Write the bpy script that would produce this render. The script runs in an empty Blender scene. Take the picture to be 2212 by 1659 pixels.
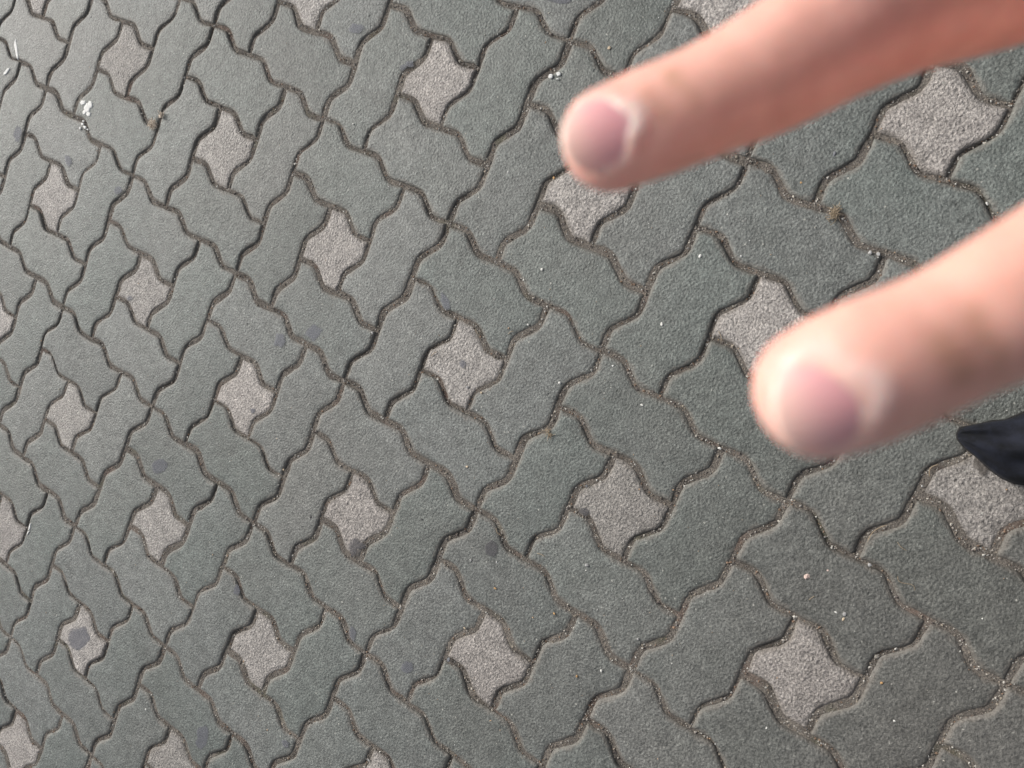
import bpy, bmesh, math, random
import numpy as np
from mathutils import Vector, Matrix
random.seed(7); rng = np.random.default_rng(7)
S = bpy.context.scene
COL = S.collection

# ------------------------------------------------------------------ camera
UNIT = 0.1125                      # one cell of the paving lattice, metres
POSE = (-2.7774505, -0.98850353, 0.58955103, -2.64467497, -0.03069879, 12.07074331)
FOC = 1.5                          # focal length in half picture widths
def rod(w):
    w = np.array(w, float); t = np.linalg.norm(w); k = w / t
    K = np.array([[0, -k[2], k[1]], [k[2], 0, -k[0]], [-k[1], k[0], 0]])
    return np.eye(3) + math.sin(t) * K + (1 - math.cos(t)) * K @ K
RC = rod(POSE[:3])                 # world -> camera (x right, y down, z forward)
CAM = -RC.T @ np.array(POSE[3:6]) * UNIT
cd = bpy.data.cameras.new('camera'); cam = bpy.data.objects.new('camera', cd); COL.objects.link(cam)
Rb = np.diag([1, -1, -1]) @ RC
M4 = Matrix([[*Rb.T[0], CAM[0]], [*Rb.T[1], CAM[1]], [*Rb.T[2], CAM[2]], [0, 0, 0, 1]])
cam.matrix_world = M4
cd.sensor_width = 36; cd.lens = 18 * FOC; cd.clip_start = 0.02; cd.clip_end = 2000
cd.dof.use_dof = True; cd.dof.focus_distance = 1.22; cd.dof.aperture_fstop = 27 / 1.85
S.camera = cam
LEFT = RC.T @ np.array([-1, 0, 0]); RIGHTW = RC.T @ np.array([0, -1, 0])
FWD = np.array([LEFT[0], LEFT[1], 0]); FWD /= np.linalg.norm(FWD)      # where the photographer looks
RGT = np.array([RIGHTW[0], RIGHTW[1], 0]); RGT /= np.linalg.norm(RGT)  # the photographer's right hand side
UP = np.array([0, 0, 1.0])
NADIR = np.array([CAM[0], CAM[1], 0])
def c2w(p):                        # camera-frame metres -> world
    return CAM + RC.T @ np.array(p, float)
def ground(px, py, z=0.0):         # a point of the photograph (2212 px wide copy) -> pavement point
    d = RC.T @ np.array([(px - 1106) / 1106 / FOC, (py - 829.5) / 1106 / FOC, 1.0])
    return CAM + d * ((z - CAM[2]) / d[2])

# ------------------------------------------------------------------ light
SUN_EL = math.radians(33)
ld = FWD * 0.86 + RGT * 0.51; ld /= np.linalg.norm(ld)
ldir = ld * math.cos(SUN_EL) + UP * math.sin(SUN_EL)
W = bpy.data.worlds.new('World'); S.world = W; W.use_nodes = True
nt = W.node_tree; bg = nt.nodes['Background']
sky = nt.nodes.new('ShaderNodeTexSky'); sky.sky_type = 'NISHITA'; sky.sun_disc = False
sky.sun_elevation = SUN_EL; sky.sun_rotation = math.atan2(ld[0], ld[1])
sky.dust_density = 4.0; sky.air_density = 1.0; sky.ozone_density = 1.0
hs = nt.nodes.new('ShaderNodeHueSaturation'); hs.inputs['Saturation'].default_value = 0.35
nt.links.new(sky.outputs[0], hs.inputs['Color']); nt.links.new(hs.outputs[0], bg.inputs[0])
bg.inputs[1].default_value = 0.056
sl = bpy.data.lights.new('sun', 'SUN'); sl.energy = 1.5; sl.angle = math.radians(24); sl.color = (1, 0.965, 0.91)
so = bpy.data.objects.new('sun', sl); COL.objects.link(so)
so.rotation_euler = Vector(-ldir).to_track_quat('-Z', 'Y').to_euler()
S.view_settings.view_transform = 'Standard'; S.view_settings.look = 'None'
S.view_settings.gamma = 1; S.view_settings.use_curve_mapping = False
S.view_settings.exposure = 1.17
S.cycles.use_denoising = True; S.cycles.denoiser = 'OPENIMAGEDENOISE'; S.cycles.denoising_input_passes = 'RGB_ALBEDO_NORMAL'
S.cycles.max_bounces = 6

# ------------------------------------------------------------------ helpers
def link(name, me, mat=None, parent=None, kind=None, label=None, cat=None, group=None):
    o = bpy.data.objects.new(name, me); COL.objects.link(o)
    if mat is not None and me is not None and not me.materials: me.materials.append(mat)
    if parent is not None: o.parent = parent
    for k, v in (('kind', kind), ('label', label), ('category', cat), ('group', group)):
        if v: o[k] = v
    return o
def mesh(name, vs, fs, smooth=True):
    me = bpy.data.meshes.new(name); me.from_pydata([tuple(map(float, v)) for v in vs], [], fs)
    if smooth: me.shade_smooth()
    else: me.shade_flat()
    return me
class NT:
    def __init__(s, name):
        s.m = bpy.data.materials.new(name); s.m.use_nodes = True; s.t = s.m.node_tree
        s.b = s.t.nodes['Principled BSDF']
    def n(s, typ, **kw):
        nd = s.t.nodes.new(typ)
        for k, v in kw.items():
            if k.startswith('i_'):
                key = k[2:]; key = int(key) if key.isdigit() else key
                nd.inputs[key].default_value = v
            else: setattr(nd, k, v)
        return nd
    def l(s, a, b): s.t.links.new(a, b)
    def noise(s, vec, scale, detail=2, rough=.5):
        nd = s.n('ShaderNodeTexNoise', i_Scale=scale, i_Detail=detail, i_Roughness=rough); s.l(vec, nd.inputs['Vector']); return nd.outputs['Fac']
    def ramp(s, fac, stops):
        nd = s.n('ShaderNodeValToRGB'); e = nd.color_ramp.elements
        for i, (p, c) in enumerate(stops):
            el = e[i] if i < 2 else e.new(p)
            el.position = p; el.color = c if len(c) == 4 else (*c, 1)
        s.l(fac, nd.inputs[0]); return nd.outputs[0]
    def mix(s, fac, a, b, mode='MIX'):
        nd = s.n('ShaderNodeMix', data_type='RGBA', blend_type=mode)
        for v, i in ((fac, 0), (a, 6), (b, 7)):
            if isinstance(v, (int, float)): nd.inputs[i].default_value = v
            elif isinstance(v, tuple): nd.inputs[i].default_value = (*v, 1)
            else: s.l(v, nd.inputs[i])
        return nd.outputs[2]
    def math(s, op, a, b=0.0, clamp=False):
        nd = s.n('ShaderNodeMath', operation=op, use_clamp=clamp)
        for i, v in enumerate((a, b)):
            if isinstance(v, (int, float)): nd.inputs[i].default_value = v
            else: s.l(v, nd.inputs[i])
        return nd.outputs[0]

# ------------------------------------------------------------------ materials
def concrete(name, c1, c2, dirt_shade, tint_amt, bump, grain=1.0, pits=0.5):
    t = NT(name); geo = t.n('ShaderNodeNewGeometry'); P = geo.outputs['Position']
    oi = t.n('ShaderNodeObjectInfo'); rnd = oi.outputs['Random']
    vadd = t.n('ShaderNodeVectorMath', operation='ADD'); comb = t.n('ShaderNodeCombineXYZ')
    t.l(t.math('MULTIPLY', rnd, 37.0), comb.inputs[0]); t.l(t.math('MULTIPLY', rnd, 91.0), comb.inputs[1])
    t.l(P, vadd.inputs[0]); t.l(comb.outputs[0], vadd.inputs[1]); Q = vadd.outputs[0]
    big = t.noise(Q, 9, 4, .6); mid = t.noise(Q, 60, 3, .6); fine = t.noise(Q, 270, 4, .72); fine2 = t.noise(Q, 800, 2, .6)
    col = t.mix(t.ramp(t.math('ADD', t.math('MULTIPLY', big, .6), t.math('MULTIPLY', rnd, .4)), [(.3, (0, 0, 0)), (.7, (1, 1, 1))]), c1, c2)
    col = t.mix(1.0, col, t.ramp(t.math('FRACT', t.math('MULTIPLY', rnd, 17.3)), [(0, (.86, .87, .86)), (.5, (1, 1, 1)), (1, (1.10, 1.08, 1.07))]), 'MULTIPLY')
    # broad soiling over several pavers, plus light falloff painted in towards lower right
    soil_shade = t.ramp(t.noise(P, 2.3, 4, .55), [(.42, (0, 0, 0)), (.66, (1, 1, 1))])
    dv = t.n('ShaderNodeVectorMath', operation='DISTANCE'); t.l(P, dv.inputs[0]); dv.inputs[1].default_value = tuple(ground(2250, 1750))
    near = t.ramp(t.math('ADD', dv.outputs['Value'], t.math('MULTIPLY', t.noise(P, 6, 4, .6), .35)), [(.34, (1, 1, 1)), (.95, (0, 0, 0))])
    soil_shade = t.math('MAXIMUM', t.math('MULTIPLY', soil_shade, .45), near, True)
    col = t.mix(t.math('MULTIPLY', soil_shade, tint_amt), col, dirt_shade)
    midr = t.ramp(mid, [(.32, (.78, .78, .78)), (.7, (1.18, 1.18, 1.18))]); col = t.mix(1.0, col, midr, 'MULTIPLY')
    worn = t.ramp(t.noise(Q, 24, 4, .65), [(.30, (.86, .86, .85)), (.5, (1, 1, 1)), (.68, (1.12, 1.12, 1.11))]); col = t.mix(1.0, col, worn, 'MULTIPLY')
    g = t.ramp(fine, [(.30, (.38, .38, .38)), (.5, (.98, .98, .98)), (.70, (1.75, 1.75, 1.75))])
    col = t.mix(.85 * grain, col, t.mix(1.0, col, g, 'MULTIPLY'))
    # pale mineral grains
    vo = t.n('ShaderNodeTexVoronoi', i_Scale=210.0); t.l(Q, vo.inputs['Vector'])
    sel = t.ramp(vo.outputs['Color'], [(.90, (0, 0, 0)), (.93, (1, 1, 1))])
    dot = t.ramp(vo.outputs['Distance'], [(.22, (1, 1, 1)), (.36, (0, 0, 0))])
    col = t.mix(t.math('MULTIPLY', t.math('MULTIPLY', sel, dot), .65), col, (.50, .49, .44))
    vo2 = t.n('ShaderNodeTexVoronoi', i_Scale=120.0); t.l(Q, vo2.inputs['Vector'])
    sel2 = t.ramp(vo2.outputs['Color'], [(.93, (0, 0, 0)), (.94, (1, 1, 1))])
    dot2 = t.ramp(vo2.outputs['Distance'], [(.16, (1, 1, 1)), (.34, (0, 0, 0))]); pit = t.math('MULTIPLY', sel2, dot2)
    col = t.mix(t.math('MULTIPLY', pit, pits), col, tuple(x * .35 for x in c1))
    # earth carried over the edges
    at = t.n('ShaderNodeAttribute', attribute_name='edge'); ev = at.outputs['Fac']
    em = t.math('ADD', ev, t.math('MULTIPLY', t.math('SUBTRACT', t.noise(P, 55, 3, .6), .5), 1.3))
    em = t.ramp(em, [(.26, (1, 1, 1)), (.66, (0, 0, 0))])
    col = t.mix(t.math('MULTIPLY', em, .5), col, t.mix(fine, (.09, .077, .065), (.22, .195, .168)))
    t.l(col, t.b.inputs['Base Color'])
    t.b.inputs['Roughness'].default_value = .56; t.b.inputs['Specular IOR Level'].default_value = .5
    lump = t.noise(Q, 260, 2, .5)
    h = t.math('ADD', t.math('ADD', t.math('MULTIPLY', fine, .0014), t.math('MULTIPLY', lump, .0022)), t.math('MULTIPLY', fine2, .0006))
    h = t.math('ADD', h, t.math('MULTIPLY', mid, .0016)); h = t.math('SUBTRACT', h, t.math('MULTIPLY', pit, .0012))
    bp = t.n('ShaderNodeBump', i_Strength=bump, i_Distance=1.35); t.l(h, bp.inputs['Height']); t.l(bp.outputs[0], t.b.inputs['Normal'])
    return t.m
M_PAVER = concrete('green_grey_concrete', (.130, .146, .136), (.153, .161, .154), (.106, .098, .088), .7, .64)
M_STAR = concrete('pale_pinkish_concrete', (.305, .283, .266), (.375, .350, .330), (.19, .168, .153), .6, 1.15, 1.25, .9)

def m_sand():
    t = NT('joint_earth'); P = t.n('ShaderNodeNewGeometry').outputs['Position']
    a = t.noise(P, 22, 4, .6); b = t.noise(P, 420, 3, .7)
    col = t.mix(t.ramp(a, [(.35, (0, 0, 0)), (.65, (1, 1, 1))]), (.115, .101, .088), (.205, .183, .160))
    col = t.mix(1.0, col, t.ramp(b, [(.3, (.4, .4, .4)), (.5, (1, 1, 1)), (.72, (1.8, 1.75, 1.65))]), 'MULTIPLY')
    red = t.ramp(t.noise(P, 13, 2, .5), [(.6, (0, 0, 0)), (.72, (1, 1, 1))])
    col = t.mix(t.math('MULTIPLY', red, .4), col, (.16, .085, .06))
    grn = t.ramp(t.noise(P, 17, 2, .5), [(.27, (1, 1, 1)), (.38, (0, 0, 0))])
    col = t.mix(t.math('MULTIPLY', grn, .35), col, (.09, .10, .045))
    t.l(col, t.b.inputs['Base Color']); t.b.inputs['Roughness'].default_value = .95
    bp = t.n('ShaderNodeBump', i_Strength=1.0, i_Distance=1.0); t.l(t.math('MULTIPLY', b, .004), bp.inputs['Height']); t.l(bp.outputs[0], t.b.inputs['Normal'])
    return t.m
M_SAND = m_sand()
def m_grit():
    t = NT('grit'); at = t.n('ShaderNodeAttribute', attribute_name='tint')
    t.l(at.outputs['Color'], t.b.inputs['Base Color']); t.b.inputs['Roughness'].default_value = .8
    return t.m
M_GRIT = m_grit()
def plain(name, col, rough=.8, var=.25, scale=300, spec=.5, bump=.0005):
    t = NT(name); P = t.n('ShaderNodeNewGeometry').outputs['Position']; f = t.noise(P, scale, 3, .6)
    lo, hi = 1 - var, 1 + var
    c = t.mix(1.0, col, t.ramp(f, [(.3, (lo,) * 3), (.7, (hi,) * 3)]), 'MULTIPLY')
    t.l(c, t.b.inputs['Base Color']); t.b.inputs['Roughness'].default_value = rough; t.b.inputs['Specular IOR Level'].default_value = spec
    if bump:
        bp = t.n('ShaderNodeBump', i_Strength=.8, i_Distance=1.0); t.l(t.math('MULTIPLY', f, bump), bp.inputs['Height']); t.l(bp.outputs[0], t.b.inputs['Normal'])
    return t.m

# ------------------------------------------------------------------ the paving lattice
# measured seam crossings (picture px of the 4032 wide photograph) at lattice vertices (3i, 3j): real paving is never laid dead true
CROSS = {(0,0):(1354,1502),(0,1):(1768,877),(1,1):(2370,1380),(1,0):(1875,2008),(-1,0):(927,1076),(-1,1):(1272,468),(2,1):(3100,1974),(2,0):(2483,2638),(0,-1):(997,2063),(1,-1):(1439,2575),(-1,-1):(598,1601),(3,1):(3961,2695),(0,2):(2243,158),(-2,0):(519,690),(-2,1):(842,98),(-2,-1):(247,1212),(0,-2):(646,2547),(-1,-2):(294,2075),(-3,0):(180,348)}
CV = np.array([(3 * k[0], 3 * k[1]) for k in CROSS], float)
CD = np.array([ground(x / 1.82278, y / 1.82278)[:2] / UNIT for x, y in CROSS.values()]) - CV
def kern(a, b): return np.exp(-((a[:, None, :] - b[None]) ** 2).sum(2) / (2 * 2.2 ** 2))
CW = np.linalg.solve(kern(CV, CV) + .03 * np.eye(len(CV)), CD)
def warp(p):
    p = np.atleast_2d(np.array(p, float)); return (p + kern(p, CV) @ CW) * UNIT

NS = 18
def s_curve():
    key = np.array([(0, 0), (.31, .096), (.68, -.092), (1, 0)])
    seg = np.r_[0, np.cumsum(np.linalg.norm(np.diff(key, axis=0), axis=1))]
    t = np.linspace(0, seg[-1], 121); c = np.c_[np.interp(t, seg, key[:, 0]), np.interp(t, seg, key[:, 1])]
    k = np.exp(-np.linspace(-2, 2, 17) ** 2 * 3.2); k /= k.sum(); out = c.copy()
    for d in range(2):
        e = np.r_[2 * c[0, d] - c[8:0:-1, d], c[:, d], 2 * c[-1, d] - c[-2:-10:-1, d]]
        out[:, d] = np.convolve(e, k, 'valid')
    return out[np.linspace(0, 120, NS + 1).astype(int)]
SC = s_curve()
def edge_h(i, j): return SC + [i, j]
def edge_v(i, j): return np.c_[-SC[:, 1], SC[:, 0]] + [i, j]
def loop(cells):                     # outline of one or two joined cells, counter-clockwise
    i0 = min(c[0] for c in cells); j0 = min(c[1] for c in cells); i1 = max(c[0] for c in cells) + 1; j1 = max(c[1] for c in cells) + 1
    pts = []
    for i in range(i0, i1): pts.append(edge_h(i, j0)[:-1])
    for j in range(j0, j1): pts.append(edge_v(i1, j)[:-1])
    for i in range(i1 - 1, i0 - 1, -1): pts.append(edge_h(i, j1)[::-1][:-1])
    for j in range(j1 - 1, j0 - 1, -1): pts.append(edge_v(i0, j)[::-1][:-1])
    return np.vstack(pts)
def inset(p, d):
    t = np.roll(p, -1, 0) - np.roll(p, 1, 0); n = np.c_[-t[:, 1], t[:, 0]]; n /= np.linalg.norm(n, axis=1)[:, None]
    q = p + n * d
    return q
def smooth_loop(p, n, w=.5):
    for _ in range(n): p = p * (1 - w) + (np.roll(p, 1, 0) + np.roll(p, -1, 0)) * w / 2
    return p
def paver_mesh(cells, drop=0.0, tilt=.004, gap=.0031):
    p = warp(loop(cells)); n = len(p)
    rough = np.convolve(np.r_[rng.normal(0, 1, n + 4)], np.ones(5) / 5, 'valid')[:n] * .0014
    for _ in range(rng.integers(1, 4)):      # chipped spots along the arris
        k0 = rng.integers(0, n); dd = np.minimum((np.arange(n) - k0) % n, (k0 - np.arange(n)) % n); rough = rough + rng.uniform(.0006, .0026) * np.exp(-(dd / rng.uniform(.8, 1.6)) ** 2)
    c = p.mean(0); a = rng.normal(0, .009); ca, sa = math.cos(a), math.sin(a)
    p = (p - c) @ np.array([[ca, sa], [-sa, ca]]) + c + rng.normal(0, .0009, 2)
    tx, ty = rng.normal(0, tilt, 2); dz = drop + float(np.clip(rng.normal(0, .0006), -.0009, .0014))
    gap = gap * rng.uniform(.75, 1.25)
    rings = [(gap * .75, -.020, 0), (gap, -.0050, 0), (gap + .0010, -.0024, .0), (gap + .0030, -.0009, .25), (gap + .0062, -.0001, .55), (gap + .0130, 0.0002, 1)]
    vs = []; ed = []
    for k, (d, z, e) in enumerate(rings):
        r = smooth_loop(inset(p, d), [0, 1, 1, 2, 4, 9][k])
        r = r + (inset(r, 1.0) - r) * (rough * [1, 1, .9, .6, .3, 0][k])[:, None]
        for q in r:
            vs.append((q[0], q[1], z + dz + (q[0] - c[0]) * tx + (q[1] - c[1]) * ty)); ed.append(e)
    fs = []
    for k in range(len(rings) - 1):
        for i in range(n):
            j = (i + 1) % n; fs.append((k * n + i, k * n + j, (k + 1) * n + j, (k + 1) * n + i))
    fs.append(tuple(range((len(rings) - 1) * n, len(rings) * n)))
    return vs, fs, ed
def mk(name, vs, fs, ed, mat, parent, **kw):
    me = mesh(name, vs, fs); at = me.attributes.new('edge', 'FLOAT', 'POINT'); at.data.foreach_set('value', ed)
    return link(name, me, mat, parent, **kw)

# ground: one sheet to the horizon; the fine sheet of joint earth lies over it
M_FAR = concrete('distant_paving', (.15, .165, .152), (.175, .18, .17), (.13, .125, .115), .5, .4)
gs = 400.0
g = link('ground', mesh('ground', [(-gs, -gs, -.03), (gs, -gs, -.03), (gs, gs, -.03), (-gs, gs, -.03)], [(0, 1, 2, 3)]), M_FAR, kind='structure')
pavement = bpy.data.objects.new('pavement', None); COL.objects.link(pavement); pavement['kind'] = 'structure'

def vnoise(x, y, seed, scale):       # cheap smooth value noise
    r = np.random.default_rng(seed).random((256, 256)); X = x * scale; Y = y * scale
    xi = np.floor(X).astype(int); yi = np.floor(Y).astype(int); fx = X - xi; fy = Y - yi
    fx = fx * fx * (3 - 2 * fx); fy = fy * fy * (3 - 2 * fy)
    a = r[xi % 256, yi % 256]; b = r[(xi + 1) % 256, yi % 256]; c = r[xi % 256, (yi + 1) % 256]; d = r[(xi + 1) % 256, (yi + 1) % 256]
    return (a * (1 - fx) + b * fx) * (1 - fy) + (c * (1 - fx) + d * fx) * fy
def sandz(x, y):
    return np.minimum(-.0028 + .0046 * (vnoise(x, y, 3, 11) - .5) + .0034 * (vnoise(x, y, 5, 60) - .5), -.0025) + .0012 * (vnoise(x, y, 6, 320) - .5)
# footprint of the view on the ground
quad = np.array([ground(*q)[:2] for q in ((0, 0), (2212, 0), (2212, 1659), (0, 1659))])
def inview(x, y, m=0.0):
    ok = np.ones(np.shape(x), bool)
    for i in range(4):
        a = quad[i]; b = quad[(i + 1) % 4]; e = (b - a) / np.linalg.norm(b - a); n = np.array([e[1], -e[0]])
        cc = quad.mean(0)
        if (cc - a) @ n < 0: n = -n
        ok &= ((x - a[0]) * n[0] + (y - a[1]) * n[1]) > -m
    return ok
lo = quad.min(0) - .15; hi = quad.max(0) + .15
st = .0032; xs = np.arange(lo[0], hi[0], st); ys = np.arange(lo[1], hi[1], st)
X, Y = np.meshgrid(xs, ys, indexing='ij'); Zs = sandz(X, Y); keep = inview(X, Y, .12)
idx = -np.ones(X.shape, int); idx[keep] = np.arange(keep.sum())
q = keep[:-1, :-1] & keep[1:, :-1] & keep[:-1, 1:] & keep[1:, 1:]
F4 = np.stack([idx[:-1, :-1][q], idx[1:, :-1][q], idx[1:, 1:][q], idx[:-1, 1:][q]], 1)
me = bpy.data.meshes.new('joint_earth'); V3 = np.stack([X[keep], Y[keep], Zs[keep]], 1)
me.vertices.add(len(V3)); me.vertices.foreach_set('co', V3.ravel())
me.loops.add(F4.size); me.loops.foreach_set('vertex_index', F4.ravel().astype(np.int32))
me.polygons.add(len(F4)); me.polygons.foreach_set('loop_start', np.arange(0, F4.size, 4, dtype=np.int32)); me.polygons.foreach_set('loop_total', np.full(len(F4), 4, np.int32))
me.update(); me.validate(); me.shade_smooth()
link('joint_earth', me, M_SAND, pavement, kind='stuff')
R0 = 4.0
link('bedding_sand', mesh('bedding_sand', [(-R0, -R0, -.012), (R0, -R0, -.012), (R0, R0, -.012), (-R0, R0, -.012)], [(0, 1, 2, 3)]), M_SAND, pavement)

near_p = []; far_v = []; far_f = []; far_e = []; farS = ([], [], [])
NB = 7
for bi in range(-9, 9):
    for bj in range(-9, 9):
        o = np.array([3 * bi, 3 * bj])
        for kind, cells in (('star', [(1, 1)]), ('p', [(0, 2), (1, 2)]), ('p', [(2, 1), (2, 2)]), ('p', [(1, 0), (2, 0)]), ('p', [(0, 0), (0, 1)])):
            cs = [tuple(o + c) for c in cells]; ctr = (np.mean(cs, 0) + .5) * UNIT
            if np.linalg.norm(ctr - NADIR[:2]) > 2.6: continue
            star = kind == 'star'
            vs, fs, ed = paver_mesh(cs, -.0004 if star else 0, .006 if star else .0055, .0036 if star else .0031)
            if inview(ctr[0], ctr[1], .14):
                mk('star_paver' if star else 'paver', vs, fs, ed, M_STAR if star else M_PAVER, pavement)
                near_p.append(cs)
            else:
                tgt = farS if star else (far_v, far_f, far_e); b = len(tgt[0])
                tgt[0].extend(vs); tgt[1].extend(tuple(b + i for i in f) for f in fs); tgt[2].extend(ed)
mk('surrounding_pavers', far_v, far_f, far_e, M_PAVER, pavement, kind='stuff')
mk('surrounding_star_pavers', *farS, M_STAR, pavement, kind='stuff')
print('pavers as parts', len(near_p))

# grit in the joints, and loose mineral specks on top
edges = set()
for cs in near_p:
    cs_ = set(cs)
    for (i, j) in cs:
        for key, other in ((('h', i, j), (i, j - 1)), (('h', i, j + 1), (i, j + 1)), (('v', i, j), (i - 1, j)), (('v', i + 1, j), (i + 1, j))):
            if other not in cs_: edges.add(key)
edges = sorted(edges)
PAL = np.array([(.30, .26, .21), (.20, .17, .14), (.42, .39, .34), (.13, .11, .10), (.24, .16, .11), (.52, .50, .46), (.33, .30, .27), (.16, .14, .12), (.27, .25, .23)])
OCT = np.array([(1, 0, 0), (-1, 0, 0), (0, 1, 0), (0, -1, 0), (0, 0, 1), (0, 0, -1)], float)
OF = np.array([(0, 2, 4), (2, 1, 4), (1, 3, 4), (3, 0, 4), (2, 0, 5), (1, 2, 5), (3, 1, 5), (0, 3, 5)])
def grains(name, pos, size, col, parent=None, **kw):
    n = len(pos); v = OCT[None] * size[:, None, None] * rng.uniform(.55, 1.25, (n, 6, 1)); v += rng.normal(0, .16, (n, 6, 3)) * size[:, None, None]
    a = rng.uniform(0, 6.28, n); ca, sa = np.cos(a)[:, None], np.sin(a)[:, None]
    x = v[:, :, 0] * ca - v[:, :, 1] * sa; y = v[:, :, 0] * sa + v[:, :, 1] * ca; v = np.stack([x, y, v[:, :, 2] * .75], 2) + pos[:, None, :]
    f = (OF[None] + 6 * np.arange(n)[:, None, None]).reshape(-1, 3)
    me = bpy.data.meshes.new(name); me.vertices.add(n * 6); me.vertices.foreach_set('co', v.ravel())
    me.loops.add(f.size); me.loops.foreach_set('vertex_index', f.ravel().astype(np.int32)); me.polygons.add(len(f))
    me.polygons.foreach_set('loop_start', np.arange(0, f.size, 3, dtype=np.int32)); me.polygons.foreach_set('loop_total', np.full(len(f), 3, np.int32)); me.update(); me.shade_flat()
    at = me.attributes.new('tint', 'FLOAT_COLOR', 'POINT'); c4 = np.ones((n, 6, 4)); c4[:, :, :3] = col[:, None, :]; at.data.foreach_set('color', c4.ravel())
    return link(name, me, M_GRIT, parent, **kw)
pp = []
for k, i, j in edges:
    c = edge_h(i, j) if k == 'h' else edge_v(i, j)
    n = 110; t = rng.uniform(0, NS - .001, n); a = t.astype(int); fr = (t - a)[:, None]; w = warp(c); q = w[a] * (1 - fr) + w[a + 1] * fr
    q = q + rng.normal(0, .0031, q.shape); pp.append(q)
pp = np.vstack(pp); pp = pp[inview(pp[:, 0], pp[:, 1], .02)]; n = len(pp)
sz = np.exp(rng.normal(math.log(.0009), .45, n)).clip(.0003, .0024)
z = np.maximum(sandz(pp[:, 0], pp[:, 1]), -.004) + sz * .3
grains('joint_grit', np.c_[pp, z], sz, PAL[rng.integers(0, len(PAL), n)] * rng.uniform(.7, 1.15, (n, 1)), pavement, kind='stuff')
n = 6500; q = rng.uniform(lo, hi, (n, 2)); q = q[inview(q[:, 0], q[:, 1], 0)]; n = len(q)
sz = np.exp(rng.normal(math.log(.00062), .4, n)).clip(.0003, .0018)
pc = np.array([(.62, .61, .57), (.45, .42, .36), (.5, .34, .22), (.2, .19, .18), (.7, .7, .68)])[rng.integers(0, 5, n)]
grains('loose_sand_grains', np.c_[q, np.full(n, .0002)], sz, pc, kind='stuff')

# ------------------------------------------------------------------ gum spots, droppings, pebbles
def blob_outline(r, n, rag):
    a = np.linspace(0, 2 * np.pi, n, endpoint=False); k = np.ones(n)
    for f in range(2, 7): k += rag * rng.normal(0, 1) / (f + 1) * np.cos(f * a + rng.uniform(0, 6.28))
    return np.c_[np.cos(a), np.sin(a)] * (r * k)[:, None]
def patch(name, px, py, rx, ry, ang, mat, rag, h, **kw):
    """thin flattened patch lying on the paving; rx, ry in px of the 2212 px copy"""
    p0 = ground(px, py); n = 30; o = blob_outline(1.0, n, rag); ca, sa = math.cos(math.radians(ang)), math.sin(math.radians(ang))
    vs = []; rings = (1.0, .93, .8, .45)
    zz = (-h * .6, h * .35, h, h * .92)
    for k, s in enumerate(rings):
        for (a, b) in o:
            x = a * rx * s; y = b * ry * s; gx = px + x * ca - y * sa; gy = py + x * sa + y * ca
            g_ = ground(gx, gy); vs.append((g_[0] - p0[0], g_[1] - p0[1], zz[k] + rng.normal(0, h * .05)))
    fs = []
    for k in range(3):
        for i in range(n):
            j = (i + 1) % n; fs.append((k * n + j, k * n + i, (k + 1) * n + i, (k + 1) * n + j))
    fs.append(tuple(range(4 * n - 1, 3 * n - 1, -1)))
    bm = bmesh.new(); vv = [bm.verts.new(v) for v in vs]
    for f in fs: bm.faces.new([vv[i] for i in f])
    bmesh.ops.recalc_face_normals(bm, faces=bm.faces); me = bpy.data.meshes.new(name); bm.to_mesh(me); bm.free(); me.shade_smooth()
    if me.polygons[-1].normal.z < 0: me.flip_normals()
    at = me.attributes.new('rim', 'FLOAT', 'POINT'); at.data.foreach_set('value', np.repeat([0, .25, .6, 1.0], n))
    ob = link(name, me, mat, **kw); ob.location = (p0[0], p0[1], .0006); return ob
def gum_mat(name, col, soft):
    m = plain(name, col, .75, .14, 300, .35, .0004); t = m.node_tree; b = t.nodes['Principled BSDF']
    a = t.nodes.new('ShaderNodeAttribute'); a.attribute_name = 'rim'; g_ = t.nodes.new('ShaderNodeNewGeometry'); nz = t.nodes.new('ShaderNodeTexNoise'); nz.inputs['Scale'].default_value = 170; nz.inputs['Detail'].default_value = 3
    t.links.new(g_.outputs['Position'], nz.inputs['Vector']); ad = t.nodes.new('ShaderNodeMath'); ad.operation = 'MULTIPLY_ADD'; t.links.new(nz.outputs['Fac'], ad.inputs[0]); ad.inputs[1].default_value = 1.2 * soft; t.links.new(a.outputs['Fac'], ad.inputs[2])
    mr = t.nodes.new('ShaderNodeMapRange'); mr.inputs['From Min'].default_value = .6 * soft; mr.inputs['From Max'].default_value = .6 * soft + .25 + soft * .5; mr.inputs['To Max'].default_value = .95 if soft < .5 else .58
    t.links.new(ad.outputs[0], mr.inputs['Value']); t.links.new(mr.outputs[0], b.inputs['Alpha']); return m
M_GUM = [gum_mat('gum_slate', (.155, .159, .182), .8), gum_mat('gum_pale', (.190, .196, .222), .9), gum_mat('gum_dark', (.100, .097, .104), .6), gum_mat('stain_brown', (.10, .088, .078), .8)]
M_DROP = plain('dried_dropping', (.72, .72, .70), .8, .15, 900, .3, .0004)
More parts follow.
